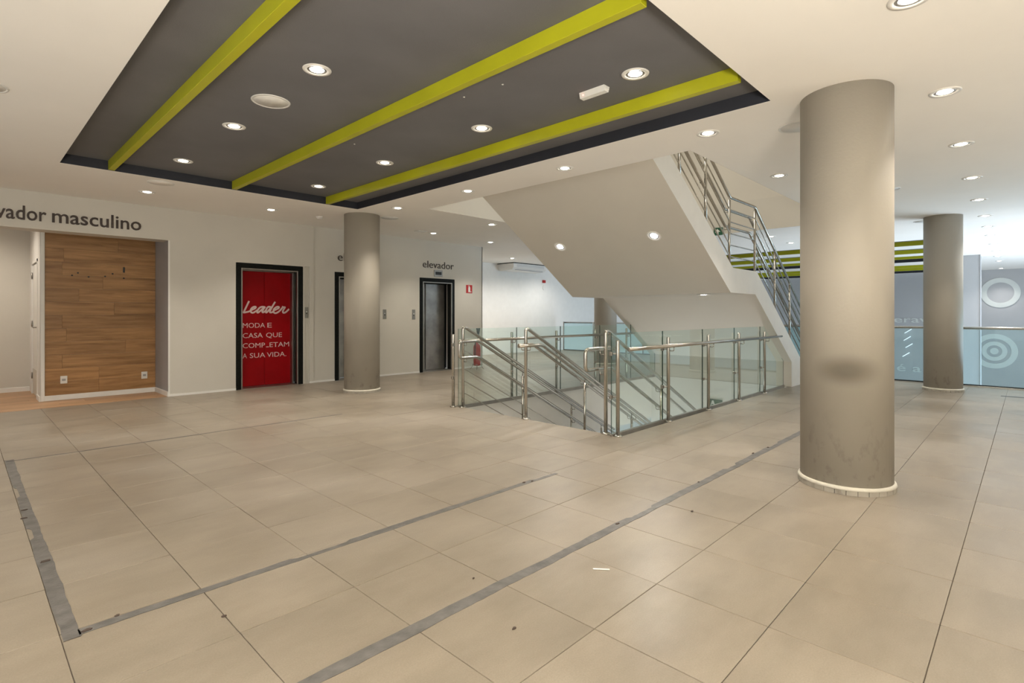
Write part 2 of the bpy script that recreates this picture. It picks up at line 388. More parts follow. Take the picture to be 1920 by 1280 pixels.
# ------------------------------------------------------------------ ceiling with trays and the stair opening
TX0,TX1,TY0,TY1=.79,4.445,1.465,7.72
HX0,HX1,HY0,HY1=5.215,11.1,2.50,6.88
FT=[(15.06,21.3,1.6,9.0),(22.6,26.85,1.6,9.0)]
ce=MB()
cx0,cx1,cy0,cy1=-3.4,27.2,-5.6,12.8
holes=[(TX0,TX1,TY0,TY1),(HX0,HX1,HY0,HY1)]+FT
for (a,b,c_,d) in cells(cx0,cx1,cy0,cy1,holes): ce.box(a,b,c_,d,H,3.2)
ceiling=struct('ceiling',ce,'ceiling')
def tray(x0,x1,y0,y1):
    t=MB(); t.box(x0-.02,x1+.02,y0-.02,y1+.02,TR,TR+.08,0)
    for b in ((x0-.02,x0+.001,y0,y1),(x1-.001,x1+.02,y0,y1),(x0,x1,y0-.02,y0+.001),(x0,x1,y1-.001,y1+.02)): t.box(*b,H+.001,TR,1)
    o=t.build('recessed_tray',['tray','trayside'],ceiling,'charcoal recessed ceiling tray'); return o
tray(TX0,TX1,TY0,TY1)
for f in FT: tray(*f)
bn=['left of the three near the camera','middle of the three near the camera','right of the three, nearest the staircase']
for k,x1 in enumerate((1.283,2.628,3.962)):
    b_=MB(); b_.bbox(x1-.062,x1,TY0+.045,TY1-.012,H+.004,TR,.002); o=b_.build('ceiling_beam','lime')
    tag(o,'lime green beam across the big dark ceiling tray, '+bn[k],'beam','lime green beams in the large ceiling tray')
for k,(xa,xb) in enumerate(((16.2,17.0),(18.35,19.1),(20.0,20.12),(23.9,24.05),(25.3,25.45))):
    b_=MB(); b_.box(xa,xb,1.62,8.98,H+.002,TR,0); o=b_.build('ceiling_beam',['lime'])
    if xb-xa>.4:
        c_=MB(); c_.box(xa+.01,xb-.01,1.63,8.97,H-.003,H+.0025); c_.build('cap_panel','white',o,'pale underside panel')
    tag(o,'green beam in the distant ceiling trays behind the staircase, %s from the camera'%['first','second','third','fourth','fifth'][k],'beam','lime green beams in the far ceiling trays')

# ------------------------------------------------------------------ walls
def wall_y(name,x0,x1,z0,z1,y0,y1,holes=(),m='wall'):
    w=MB()
    for (a,b,c_,d) in cells(x0,x1,z0,z1,list(holes)): w.box(a,b,y0,y1,c_,d)
    return struct(name,w,m)
E1=(3.415,4.42,0,2.11); E2=(5.245,6.09,0,2.055); E3=(7.285,8.135,0,2.045)
STEP=4.72
wl=MB()
for (a,b,c_,d) in cells(-3.0,STEP,-.01,H,[(-3.1,2.345,-.02,2.475),(3.33,4.51,-.02,2.20),(4.545,4.635,-.02,2.205)]): wl.box(a,b,EY-.012,EY+.32,c_,d)
wl.box(4.545,4.635,EY+.02,EY+.32,-.01,2.205)
for (a,b,c_,d) in cells(STEP,EW,-.01,H,[(5.16,6.175,-.02,2.14),(7.20,8.215,-.02,2.13)]): wl.box(a,b,EY+.012,EY+.32,c_,d)
wl.box(EW-.02,EW,EY+.012,BW+.1,-.01,H)
# dark backs of the lift shafts
wall_lift=struct('wall_back',wl,'wall')
wall_y('wall_shaft',2.36,EW-.03,-.01,H,EY+.55,EY+.62,m='black')
# thin baseboards
bb=MB()
for a,b,y_ in ((2.345,3.33,EY-.018),(4.635,STEP,EY-.018),(STEP,5.16,EY+.006),(6.175,7.20,EY+.006),(8.215,EW,EY+.006)): bb.box(a,b,y_,y_+.01,0,.035)
struct('baseboard_back',bb,'white')
# far walls
wall_y('wall_far',EW,27.2,-4,H,BW,BW+.1,m='white')
w=MB(); w.box(27.0,27.2,-6,BW,-4,H); struct('wall_atrium',w,'voidwall')
w=MB(); w.box(19.9,20.5,1.0,1.62,-4,H); w.bbox(19.885,19.9,.985,1.0,-4,H,.002); pier=struct('wall_pier',w,'voidwall')
w=MB(); w.box(-3.5,-3.4,-5.6,12.4,0,.25); w.box(-3.5,-3.4,-5.6,-3.5,.25,H); w.box(-3.5,-3.4,6.5,12.4,.25,H); struct('wall_left',w,'wall')
w=MB(); w.box(-3.5,12.9,-5.8,-5.7,0,H); w.box(12.9,27.2,-5.8,-5.7,-.2,H); struct('wall_front',w,'wall')
w=MB(); w.box(-3.4,EX,-5.7,-4.0,-.42,0); struct('floor',w,'tile')
# atrium lower floor and lower level
w=MB(); w.box(-1,27.2,-6,BW,-4.1,-4.0); struct('floor',w,'white')
# fitting-room corridor and niche
w=MB(); w.box(-3.0,2.45,12.25,12.35,0,H); struct('wall_corridor',w,'wall')
w=MB(); w.box(-3.1,-3.0,EY,12.35,0,H); struct('wall_left',w,'wall')
w=MB()
w.box(.91,2.345,10.63,10.75,0,H)
for (a,b,c_,d) in cells(10.60,12.25,0,H,[(10.99,11.82,-.01,2.12)]): w.box(.862,.912,a,b,c_,d)
w.box(.862,.912,10.599,10.63,0,H)
niche=struct('wall_niche',w,'white')
w=MB(); w.box(2.330,2.352,EY-.008,10.63,0,H); struct('wall_niche_side',w,'nichegrey')
w=MB(); w.box(2.322,2.346,EY-.017,EY-.009,.0,2.475); w.box(.868,.905,10.59,10.60,0,2.7); struct('trim_1',w,'white')
rows=13; ph=2.64/rows
offs=[.55,.55,1.0,.2,.95,1.0,.35,.8,.5,1.0,.98,.3,.75]
for r_ in range(rows):
    z0=.075+r_*ph; x=.915-offs[r_]
    while x<2.328:
        x0,x1=max(x,.915),min(x+1.2,2.328)
        if 2.328-x1<.06: x1=2.328
        if x1-x0>.02:
            b_=MB(); b_.bbox(x0+.0006,x1-.0006,10.617+random.uniform(0,.0008),10.63,z0+.0006,z0+ph-.0006,.0009); b_.build('wall_plank','wood',niche)
        x+=1.2 if x1<2.328 else 9
b_=MB(); b_.bbox(.905,2.33,10.598,10.617,0,.078,.003); b_.bbox(2.314,2.330,EY-.005,10.6,0,.078,.003); b_.bbox(.845,.862,10.59,10.985,0,.078,.003); b_.bbox(-3,.86,12.232,12.25,0,.078,.003)
struct('baseboard_niche',b_,'white')
# screw holes and cable slot left in the planks
hl=MB()
for x_,z_ in ((1.232,1.904),(1.303,1.945),(1.434,1.89),(1.643,1.909),(1.74,1.955),(1.888,1.89)): 
    n=len(hl.v)
    for k in range(12): hl.v.append((x_+.013*cos(k*pi/6),10.6155,z_+.013*sin(k*pi/6)))
    hl.f.append(tuple(range(n,n+12))); hl.sm.append(False); hl.mi.append(0)
hl.prism([(1.876,1.985),(1.902,1.98),(1.906,2.06),(1.895,2.075),(1.878,2.07)],'y',10.6150,10.617)
hl.build('screw_hole_patch','black',niche,'dark screw holes and a slot left in the planks')
def outlet(x,z,label):
    t=thing('wall_socket',label,'socket',(x,10.617,z),'white sockets on the planked wall')
    b=MB(); b.bbox(x-.042,x+.042,10.608,10.617,z-.058,z+.058,.003); b.build('cover_plate','plastic',t)
    b=MB(); b.bbox(x-.022,x+.022,10.605,10.609,z-.016,z+.016,.002); b.build('socket_insert','nichegrey',t)
outlet(1.134,.305,'white wall socket low on the wood planks, left one nearer the open corridor')
outlet(2.17,.292,'white wall socket low on the wood planks, right one nearer the grey side wall')

# door in the corridor side wall (seen edge on)
d1=bpy.data.objects.new('door_1',None); C.objects.link(d1); d1['kind']='structure'; d1.location=(.87,11.4,0)
b=MB(); b.bbox(.872,.905,11.0,11.81,.008,2.11,.003); b.build('door_panel','white',d1)
b=MB(); b.bbox(.868,.872,11.02,11.79,.02,.42,.001); b.build('kick_plate','soffit',d1,'beige kick plate')
b=MB(); b.box(.852,.862,10.955,10.99,0,2.16); b.box(.852,.862,11.82,11.855,0,2.16); b.box(.852,.862,10.955,11.855,2.12,2.16); b.build('door_frame','white',d1)
b=MB(); b.tube([(.87,11.08,1.10),(.825,11.08,1.10),(.825,11.21,1.10)],.009,8,.02); b.bbox(.862,.872,11.06,11.10,1.03,1.17,.002); b.build('door_handle','steel_d',d1,'metal lever handle')
for z_ in (.30,1.15,1.94):
    b=MB(); b.tube([(.857,11.815,z_-.05),(.857,11.815,z_+.05)],.009,8); b.build('hinge','steel_d',d1)

# ------------------------------------------------------------------ lettering on the wall
def letters(name,label,*args,parent=None,m='letter',**k):
    o=text_mesh(*args,**k).build(name,m,parent)
    if not parent: tag(o,label,'lettering')
    return o
TY=EY-.012
ws=thing('wall_lettering','large dark lettering reading provador masculino above the wide opening','lettering',(1,TY,2.6))
letters('word','', 'provador',None,.862,TY,2.586,xh=.128,ref='o',weight=.010,depth=.012,parent=ws,sz=.218)
letters('word','', 'masculino',.921,1.963,TY,2.588,xh=.128,ref='o',weight=.010,depth=.012,parent=ws)
letters('wall_lettering','dark word elevador above the right hand lift next to the extinguisher sign','elevador',7.285,8.185,EY+.012,2.365,xh=.104,ref='o',weight=-.002,depth=.01)
letters('wall_lettering','dark word elevador above the middle lift, mostly hidden by the round column','elevador',5.225,6.12,EY+.012,2.365,xh=.104,ref='o',weight=-.002,depth=.01)

# ------------------------------------------------------------------ lifts
def lift(label,x0,x1,zt,fx0,fx1,fz,y0,red):
    t=thing('lift_entrance',label,'elevator',((x0+x1)/2,y0,0),None)
    g=MB(); y1=y0+.17; yf=y0-.012
    g.bbox(fx0,x0,yf,y1,0,fz,.003); g.bbox(x1,fx1,yf,y1,0,fz,.003); g.bbox(x0-.003,x1+.003,yf,y1,zt,fz,.003); g.build('granite_surround','granite',t)
    s_=MB(); e=.022
    s_.bbox(x0,x0+e,yf-.004,yf+.03,0,zt,.003); s_.bbox(x1-e,x1,yf-.004,yf+.03,0,zt,.003); s_.bbox(x0+e,x1-e,yf-.004,yf+.03,zt-e,zt,.003); s_.build('metal_trim','steel_d',t)
    s_=MB(); j=.03 if red else .02
    s_.bbox(x0,x0+j,y1-.02,y0+.30,0,zt,.003); s_.bbox(x1-j,x1,y1+(0 if red else .08),y0+.30,0,zt,.003); s_.bbox(x0+j,x1-j,y1-.02,y0+.30,zt-.035,zt,.003); s_.build('inner_jamb','steel_d' if red else 'granite',t)
    xm=(x0+x1)/2 if red else x0+(x1-x0)*.34; yd=y0+.27
    for k,(a,b_) in enumerate(((x0+.01,xm-.002),(xm+.002,x1-.01))):
        p=MB(); p.bbox(a,b_,yd+(0 if red or k else .03),yd+.03+(0 if red or k else .03),.012,zt-.01,.004); p.build('door_panel','red' if red else 'lift_door',t)
    s_=MB(); s_.bbox(x0,x1,y0-.01,y0+.30,-.002,.010,.002); s_.build('sill','steel_d',t)
    return t
l1=lift('lift with closed red doors printed with white advertising text',E1[0],E1[1],E1[3],3.325,4.515,2.195,EY,True)
lift('lift with steel doors half hidden behind the round column',E2[0],E2[1],E2[3],5.165,6.17,2.14,EY+.012,False)
lift('lift with steel doors beside the extinguisher sign',E3[0],E3[1],E3[3],7.205,8.21,2.13,EY+.012,False)
# writing on the red doors
YD=EY+.27
for zb,ws_ in ((1.062,(('MODA',3.538,3.925),('E',3.968,4.045))),(.880,(('CASA',3.538,3.885),('QUE',3.945,4.234))),
               (.700,(('COMP',3.538,3.925),('ETAM',4.008,4.369))),(.518,(('A',3.538,3.61),('SUA',3.660,3.93),('VIDA.',3.96,4.314)))):
    for txt,xa,xb in ws_: text_mesh(txt,xa,xb,YD,zb,xh=.085,ref='M',depth=.003,weight=-.003).build('printed_word','redtext',l1)
b=MB(); b.box(3.945,3.992,YD-.003,YD,.700,.712); b.build('printed_letter','redtext',l1,'foot of a letter L whose stem has peeled off')
LS=[[(3.62, 1.535), (3.592, 1.475), (3.564, 1.415), (3.533, 1.348), (3.527, 1.336), (3.545, 1.337), (3.597, 1.348), (3.635, 1.359), (3.654, 1.371)], [(3.659, 1.379), (3.702, 1.396), (3.74, 1.419), (3.746, 1.437), (3.726, 1.444), (3.687, 1.431), (3.659, 1.401), (3.649, 1.366), (3.663, 1.336), (3.697, 1.331), (3.74, 1.357), (3.769, 1.377)], [(3.892, 1.441), (3.847, 1.442), (3.808, 1.422), (3.774, 1.377), (3.765, 1.344), (3.779, 1.332), (3.808, 1.352), (3.852, 1.392), (3.897, 1.436)], [(3.909, 1.441), (3.874, 1.388), (3.858, 1.352), (3.872, 1.336), (3.907, 1.357), (3.936, 1.388)], [(4.026, 1.435), (3.986, 1.446), (3.956, 1.434), (3.931, 1.393), (3.922, 1.352), (3.93, 1.333), (3.956, 1.352), (3.996, 1.399), (4.026, 1.435)], [(4.095, 1.531), (4.047, 1.45), (4.011, 1.383), (3.996, 1.35), (4.011, 1.336), (4.052, 1.346), (4.072, 1.368)], [(4.072, 1.376), (4.123, 1.397), (4.164, 1.418), (4.174, 1.439), (4.148, 1.447), (4.113, 1.436), (4.077, 1.404), (4.063, 1.368), (4.077, 1.332), (4.113, 1.324), (4.159, 1.348), (4.2, 1.384), (4.241, 1.437)], [(4.236, 1.445), (4.262, 1.436), (4.291, 1.44), (4.262, 1.4), (4.242, 1.359), (4.252, 1.332), (4.288, 1.335), (4.33, 1.369), (4.359, 1.399)]]
def smooth(p,n=2):
    for _ in range(n):
        q=[p[0]]
        for a,b in zip(p,p[1:]): q+= [(a[0]*.75+b[0]*.25,a[1]*.75+b[1]*.25),(a[0]*.25+b[0]*.75,a[1]*.25+b[1]*.75)]
        p=q+[p[-1]]
    return p
def ribbon(mb,p,w,y,d=.0025):
    for q_,(a,b) in enumerate(zip(p,p[1:])):
        d=.0025+.0006*random.random()+.00002*q_
        dx,dz=b[0]-a[0],b[1]-a[1]; l=math.hypot(dx,dz) or 1; nx,nz=-dz/l*w,dx/l*w; ex,ez=dx/l*w*.5,dz/l*w*.5
        mb.prism([(a[0]+nx-ex,a[1]+nz-ez),(a[0]-nx-ex,a[1]-nz-ez),(b[0]-nx+ex,b[1]-nz+ez),(b[0]+nx+ex,b[1]+nz+ez)],'y',y-d,y)
rb=MB()
for s_ in LS: ribbon(rb,[(3.535+(x_-3.51)*.975,z_) for x_,z_ in smooth(s_)],.0148,YD)
rb.build('script_logo','redtext',l1,'white brush script word Leader')

def plate(x,z0,z1,w,y,label,name='call_panel'):
    t=thing(name,label,'button panel',(x,y,(z0+z1)/2),'lift call button panels')
    b=MB(); b.bbox(x-w/2,x+w/2,y-.009,y,z0,z1,.002); b.build('panel_plate','steel_d',t)
    for k in (.42,.58):
        b=MB(); z=z0+(z1-z0)*k; b.prism([(x+.012*cos(a*pi/5),z+.012*sin(a*pi/5)) for a in range(10)],'y',y-.013,y-.008); b.build('button','black' if k<.5 else 'plastic',t)
plate(4.59,1.235,1.44,.075,EY+.02,'steel call button panel in the white slot right of the red lift')
plate(6.292,1.205,1.41,.085,EY+.012,'steel call button panel right of the round column, left of the bare wall')
plate(7.037,1.19,1.41,.085,EY+.012,'steel call button panel beside the right hand lift')
t=thing('floor_indicator','steel floor indicator with black screen above the right hand lift','display',(7.72,EY,2.25))
b=MB(); b.bbox(7.60,7.845,EY-.005,EY+.012,2.175,2.325,.004); b.build('indicator_frame','steel_d',t)
b=MB(); b.bbox(7.635,7.81,EY-.008,EY-.003,2.215,2.285,.002); b.build('screen','black',t)
t=thing('extinguisher_sign','square red sign with white extinguisher symbol right of the lift','sign',(8.67,EY,1.92))
b=MB(); b.bbox(8.575,8.775,EY+.008,EY+.012,1.82,2.02,.001); b.build('sign_plate','signred',t)
yy=EY+.007
b=MB(); b.prism([(8.645,1.845),(8.645,1.955),(8.655,1.972),(8.668,1.978),(8.668,1.992),(8.64,1.985),(8.635,1.996),(8.672,2.006),(8.69,2.0),(8.686,1.978),(8.70,1.970),(8.708,1.955),(8.708,1.862),(8.745,1.862),(8.745,1.848)],'y',yy-.001,yy+.001); b.build('symbol','plastic',t)

# ------------------------------------------------------------------ columns
def column(x,y,r,label,zb=0,seg=48):
    t=thing('column',label,'column',(x,y,zb))
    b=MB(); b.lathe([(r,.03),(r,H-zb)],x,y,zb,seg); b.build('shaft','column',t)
    b=MB(); b.lathe([(r+.004,.058),(r+.015,.052),(r+.019,.036),(r+.017,.034),(r,.034)],x,y,zb,seg); b.build('cap_bead','bead',t,'pale cream sealant bead')
    n=28
    for k in range(n):
        a0=2*pi*k/n+.006; a1=2*pi*(k+1)/n-.006; ro=r+.0155+random.uniform(-.001,.001); ri=r-.01
        p=[(x+ro*cos(a0+(a1-a0)*i/3),y+ro*sin(a0+(a1-a0)*i/3)) for i in range(4)]+[(x+ri*cos(a1),y+ri*sin(a1)),(x+ri*cos(a0),y+ri*sin(a0))]
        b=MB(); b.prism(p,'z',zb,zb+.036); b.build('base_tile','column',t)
    return t
column(4.76,1.022,.308,'large round cream column nearest the camera, dirty at its foot')
column(4.774,8.147,.292,'round cream column standing in front of the middle lift')
column(11.75,1.07,.268,'round cream column beside the atrium glass railing on the right')
column(11.75,7.96,.29,'round column far behind the glass railing under the staircase')

# ------------------------------------------------------------------ stair opening shaft and lower level
w=MB(); w.box(OX0,OX1+.1,OY1-.006,OY1+.10,-.92,-.006); struct('wall_opening',w,'white')
w=MB(); w.box(OX1-.006,OX1+.1,OY0,OY1,-4,-.006); struct('wall_opening',w,'white')
w=MB(); w.box(OX0,OX1,OY0-.10,OY0+.004,-4,-.006); struct('wall_opening',w,'white')
w=MB(); w.box(OX0-.12,OX0-.001,OY0-.1,OY1+.1,-4,-.425); struct('wall_opening',w,'white')
w=MB(); w.box(OX0-.1,12,9.6,9.7,-4,-.42); struct('wall_lower',w,'white')
# steps going down
st=thing('staircase','flight of steps going down through the floor opening','staircase',(OX0,4.5,0))
for k in range(9):
    b=MB(); x0=OX0+k*.30; b.bbox(x0,x0+.33,OY0+.02,OY1-.02,-.16*(k+1)-.04,-.16*(k+1),.004); b.box(x0,x0+.012,OY0+.02,OY1-.02,-.16*(k+1)-.001,-.16*k-.043); b.build('step','tile',st)
b=MB(); b.prism([(OX0,-.30),(OX0+2.7,-.30-2.7*.535),(OX0+3.9,-.30-2.7*.535),(OX0+3.9,-.20-2.7*.535),(OX0+2.7,-.20-2.7*.535),(OX0,-.20)],'y',OY0+.02,OY1-.02); b.build('stair_slab','white',st)
b=MB(); b.prism([(OX0,-.02),(OX0,-.5),(OX0+4.4,-.5-4.4*.3),(OX0+4.4,-.5-4.4*.3+.02)],'y',OY1-.015,OY1-.0) 

# ------------------------------------------------------------------ the upper staircase (closed white stringers)
SY0,SY1=3.08,5.92; SL=.66
X_up=lambda z: 7.70-(z-1.615)/SL
us=thing('staircase','white staircase rising over the floor opening with a mid landing and metal railings','staircase',(10.5,4.5,0))
top=3.6
soff=[(10.43,0.0),(10.43,.45),(8.66,1.615),(7.70,1.615),(7.70-(3.35-1.615)/SL,3.35),(4.9,3.35),(4.9,3.45)]
upper=[(4.9,3.52),(5.42,3.52),(7.78,1.975),(8.72,1.975),(8.72+1.975/SL,0.0)]
# slab body between the stringers
b=MB(); inner=[(10.43,0.0),(10.43,.45),(8.66,1.615),(7.70,1.615),(7.70-(3.35-1.615)/SL,3.35),(4.9,3.35),(4.9,3.40),(5.45,3.40),(7.72,1.78),(8.66,1.78),(11.25,0.02),(11.25,0)]
b.prism(inner,'y',SY0+.08,SY1-.08); b.build('stair_slab','soffit',us)
poly=[(10.43,0.0),(10.43,.45),(8.66,1.615),(7.70,1.615),(7.70-(3.35-1.615)/SL,3.35),(4.9,3.35),(4.9,3.52),(5.42,3.52),(7.78,1.975),(8.72,1.975),(11.65,0.02),(11.65,0)]
for ya,yb in ((SY0,SY0+.08),(SY1-.08,SY1)):
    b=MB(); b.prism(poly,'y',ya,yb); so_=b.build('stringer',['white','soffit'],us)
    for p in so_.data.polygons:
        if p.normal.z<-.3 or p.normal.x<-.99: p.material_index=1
b=MB(); b.box(10.45,11.70,SY0-.006,SY0,0,.03); b.build('skirting','white',us)
for k in range(9):
    x0=11.25-k*.2877; z1=.19*(k+1); b=MB(); b.bbox(x0-.30,x0,SY0+.08,SY1-.08,z1-.05,z1,.004); b.build('step','tile',us)
b=MB(); b.bbox(7.80,8.70,SY0+.08,SY1-.08,1.85,1.90,.004); b.build('landing_slab','tile',us)
for k in range(8):
    x0=7.80-k*.2877; z1=1.90+.1889*(k+1); b=MB(); b.bbox(x0-.30,x0,SY0+.08,SY1-.08,z1-.05,z1,.004); b.build('step','tile',us)
# spotlights in the soffit
ang=math.atan(SL)
# upper shaft
w=MB(); w.box(HX0-.1,HX1+.1,HY0-.1,HY0,3.2,6.3); w.box(HX0-3,HX0-.1,HY0-.1,HY0,3.6,6.3); struct('wall_stairwell',w,'soffit')
w=MB(); w.box(HX0-3,HX1+.1,HY1,HY1+.1,3.2,6.3); struct('wall_stairwell',w,'wall')
w=MB(); w.box(HX1,HX1+.1,HY0,HY1,3.2,6.3); struct('wall_stairwell',w,'soffit')
w=MB(); w.box(HX0-3.1,HX0-3,HY0,HY1,3.2,6.3); struct('wall_stairwell',w,'wall')
w=MB(); w.box(HX0-3.1,HX1+.1,HY0-.1,HY1+.1,6.3,6.4); struct('ceiling',w,'ceiling')
w=MB(); w.box(HX0-3,HX0-.01,HY0,HY1,3.2,3.58); struct('floor',w,'slab')
w=MB(); 
for (a,b_,c_,d) in ((HX0-.01,HX0+.004,HY0,HY1),(HX1-.004,HX1+.01,HY0,HY1),(HX0,HX1,HY1-.004,HY1+.01),(HX0,HX1,HY0-.01,HY0+.004)): w.box(a,b_,c_,d,H+.001,3.6)
struct('trim_2',w,'wall')

# ------------------------------------------------------------------ glass railings round the opening
def glass_pane(poly,y,parent,m='glass',t=.010):
    b=MB(); b.prism(poly,'y',y-t/2,y+t/2); o=b.build('glass_pane',[m,'glassedge'],parent)
    for p in o.data.polygons:
        if abs(p.normal.y)<.5: p.material_index=1
    return o
def glass_railing(label,y,yp,side,posts,edges,hx):
    """y glass plane, yp post plane"""
    t=thing('glass_railing',label,'railing',(posts[0],yp,0),'glass railings beside the stair opening')
    for k,(a,b_) in enumerate(zip(edges,edges[1:])):
        if k<len(edges)-2: glass_pane([(a+.006,.02),(b_-.006,.02),(b_-.006,1.10),(a+.006,1.10)],y,t)
        else: glass_pane([(a+.006,.02),(10.41,.02),(10.41,.46),(a+.25,1.10),(a+.006,1.10)],y,t)
    ch=MB(); ch.bbox(edges[0],10.42,y-.018,y+.018,-.03,.022,.002); ch.build('base_channel','steel_d',t)
    for x in posts:
        p=MB(); p.lathe([(.0212,0),(.0212,1.015),(.019,1.025),(0,1.025)],x,yp,0,14); po=p.build('post','steel',t)
        f=MB(); f.lathe([(.048,0),(.048,.006),(.030,.016),(.0215,.018)],x,yp,0,18); f.build('floor_flange','steel',po)
        for z in (.42,.88):
            c_=MB(); c_.tube([(x,yp,z),(x-.045,y,z)],.008,8); c_.bbox(x-.075,x-.038,y-.016,y+.016,z-.02,z+.02,.004); c_.build('glass_clamp','steel_d',po)
    ys=yp+side*.075
    hr=MB(); hr.tube([(hx[0],ys,.925),(hx[1],ys,.925)],.021,12); h=hr.build('handrail','steel',t)
    for x in posts:
        if hx[0]<x<hx[1]:
            c_=MB(); c_.tube([(x,yp,.86),(x,ys,.86),(x,ys,.905)],.006,8,.03); c_.build('handrail_bracket','steel',h)
    return t
glass_railing('glass railing with steel posts on the near side of the stair opening',3.215,3.165,-1,[4.905,6.018,7.15,8.224,9.31],[4.85,5.965,7.07,8.165,9.24,10.42],(5.0,9.92))
glass_railing('glass railing with steel posts on the far side of the stair opening, nearer the lifts',5.79,5.845,-1,[4.86,6.05,7.15,8.29,9.37],[4.90,6.10,7.19,8.36,9.44,10.42],(4.9,9.55))

# ------------------------------------------------------------------ steel handrails of the descending flight
def down_rail(label,y,sides,loopx,bars=(),loop=True):
    t=thing('stair_railing',label,'railing',(4.93,y,0),'steel railings of the descending stair')
    D=.535; x0=4.93; zt=1.115
    L_=3.75
    r=MB(); r.tube([(x0,y,0),(x0,y,zt),(x0+.05,y,zt),(x0+.05+L_,y,zt-D*L_)],.0215,14,.06); tr=r.build('top_rail','steel',t)
    f=MB(); f.lathe([(.055,0),(.055,.006),(.036,.016),(.022,.018)],x0,y,0,18); f.build('floor_flange','steel',t)
    for z in bars:
        b=MB(); b.tube([(x0,y,z),(x0+.06,y,z-.02),(x0+L_,y,z-.02-D*(L_-.06))],.0065,8,.04); b.build('rail_bar','steel',t)
    for x in (6.16,7.40,8.3):
        zb=-D*(x-4.92)-.02; b=MB(); b.tube([(x,y,zb),(x,y,zb+1.02)],.0185,12); b.tube([(x,y,zb+1.02),(x,y,zb+1.10)],.009,8); b.build('post','steel',t)
    for s in sides:
        ys=y+s*.075
        h=MB(); 
        if not loop:
            h.tube([(x0+.22+L_,ys,.915-D*L_),(x0+.22,ys,.915),(loopx+(.16 if s>0 else 0),ys,.915)],.0205,12,.055)
        else: h.tube([(x0+.22+L_,ys,.925-D*L_),(x0+.22,ys,.925),(loopx,ys,.925),(loopx,ys,.70),(x0+.22,ys,.70),(x0+.22+L_,ys,.70-D*L_)],.0205,12,.055)
        hh=h.build('handrail','steel',t)
        for x in (x0,6.16,7.40):
            dz=0 if x<5.1 else D*(x-x0-.22)
            for z in ((.925,.70) if loop else (.915,)):
                c_=MB(); c_.tube([(x,y,z-dz-.06),(x,ys,z-dz-.06),(x,ys,z-dz-.02)],.0055,8,.03); c_.build('handrail_bracket','steel',hh)
    return t
down_rail('steel stair railing by the lift side of the descending flight',5.715,(-1,),4.80,(.20,.37,.54,.80))
down_rail('steel stair railing down the middle of the descending flight',4.52,(1,-1),4.72,(),False)
down_rail('steel stair railing on the near side of the descending flight',3.335,(1,),4.66)

# ------------------------------------------------------------------ railings on the upper staircase
def up_rail(label,y,s):
    t=thing('stair_railing',label,'railing',(8.4,y,1.97),'steel railings on the white staircase')
    xa,xb=7.88,8.88; zl=2.0
    XT,XB=5.35,11.75
    def line(h): return [(XT,y,zl+h+SL*(xa-XT)),(xa,y,zl+h),(xb,y,zl+h),(XB,y,zl+h-SL*(XB-xb))]
    b=MB(); b.tube(line(1.02),.0215,12,.03); b.build('top_rail','steel',t)
    for h in (.15,.32,.49,.66,.84):
        b=MB(); b.tube(line(h),.0095,8,.02); b.build('rail_bar','steel',t)
    for x in (5.5,6.3,7.06,7.86,8.87,9.8,10.6,11.4):
        zs = zl if xa-.03<=x<=xb else zl+SL*(xa-x) if x<xa else zl-SL*(x-xb)
        z0 = 1.97 if 7.75<=x<=8.75 else (1.975+SL*(7.78-x) if x<7.78 else 1.975-SL*(x-8.72)); z0-=.02
        b=MB(); b.tube([(x,y,z0),(x,y,zs+.98)],.019,12); b.tube([(x,y,zs+.98),(x,y,zs+1.02)],.009,8); b.build('post','steel',t)
    ys=y+s*.08
    for h in (.86,.61):
        hl_=[(p[0]+(.02 if i==1 else -.02 if i==2 else 0),ys,p[2]) for i,p in enumerate(line(h))]
        hb=MB(); hb.tube(hl_,.0205,12,.03); hh=hb.build('handrail','steel',t)
        for x in (7.06,7.86,8.87,9.8,10.6):
            zs = zl+h if xa-.03<=x<=xb else zl+h+SL*(xa-x) if x<xa else zl+h-SL*(x-xb)
            c_=MB(); c_.tube([(x,y,zs-.06),(x,ys,zs-.06),(x,ys,zs-.02)],.0055,8,.03); c_.build('handrail_bracket','steel',hh)
up_rail('steel railing with thin bars on the near edge of the white staircase',3.165,1)
up_rail('steel railing with thin bars on the far edge of the white staircase',5.835,-1)

# ------------------------------------------------------------------ atrium balustrades
def balustrade(label,x,y0,y1,joints,ztop,posts):
    t=thing('glass_balustrade',label,'railing',(x,y0,0),None)
    js=[y0]+joints+[y1]
    for a,b_ in zip(js,js[1:]):
        b=MB(); b.prism([(a+.004,.02),(b_-.004,.02),(b_-.004,ztop-.02),(a+.004,ztop-.02)],'x',x-.006,x+.006); b.build('glass_pane','glassblue',t)
    b=MB(); b.tube([(x,y0,ztop),(x,y1,ztop)],.026,12); b.build('top_rail','steel',t)
    b=MB(); b.bbox(x-.03,x+.03,y0,y1,-.03,.035,.003); b.build('base_channel','granite',t)
    b=MB(); b.bbox(x-.045,x-.031,y0,y1,-.01,.018,.002); b.build('floor_strip','steel_d',t)
    for p in posts:
        b=MB(); b.tube([(x-.03,p,0),(x-.03,p,ztop+.03)],.02,10); b.build('post','steel_d',t)
balustrade('long glass balustrade with steel top rail at the atrium edge on the right',12.77,-4.0,4.0,[-2.2,-.4,1.4,2.8],1.055,[])
balustrade('far glass balustrade seen through the stair railings, before the white wall',15.45,4.0,12.28,[5.8,7.4,9.0,10.95],1.01,[12.26,10.95,9.0,7.4])

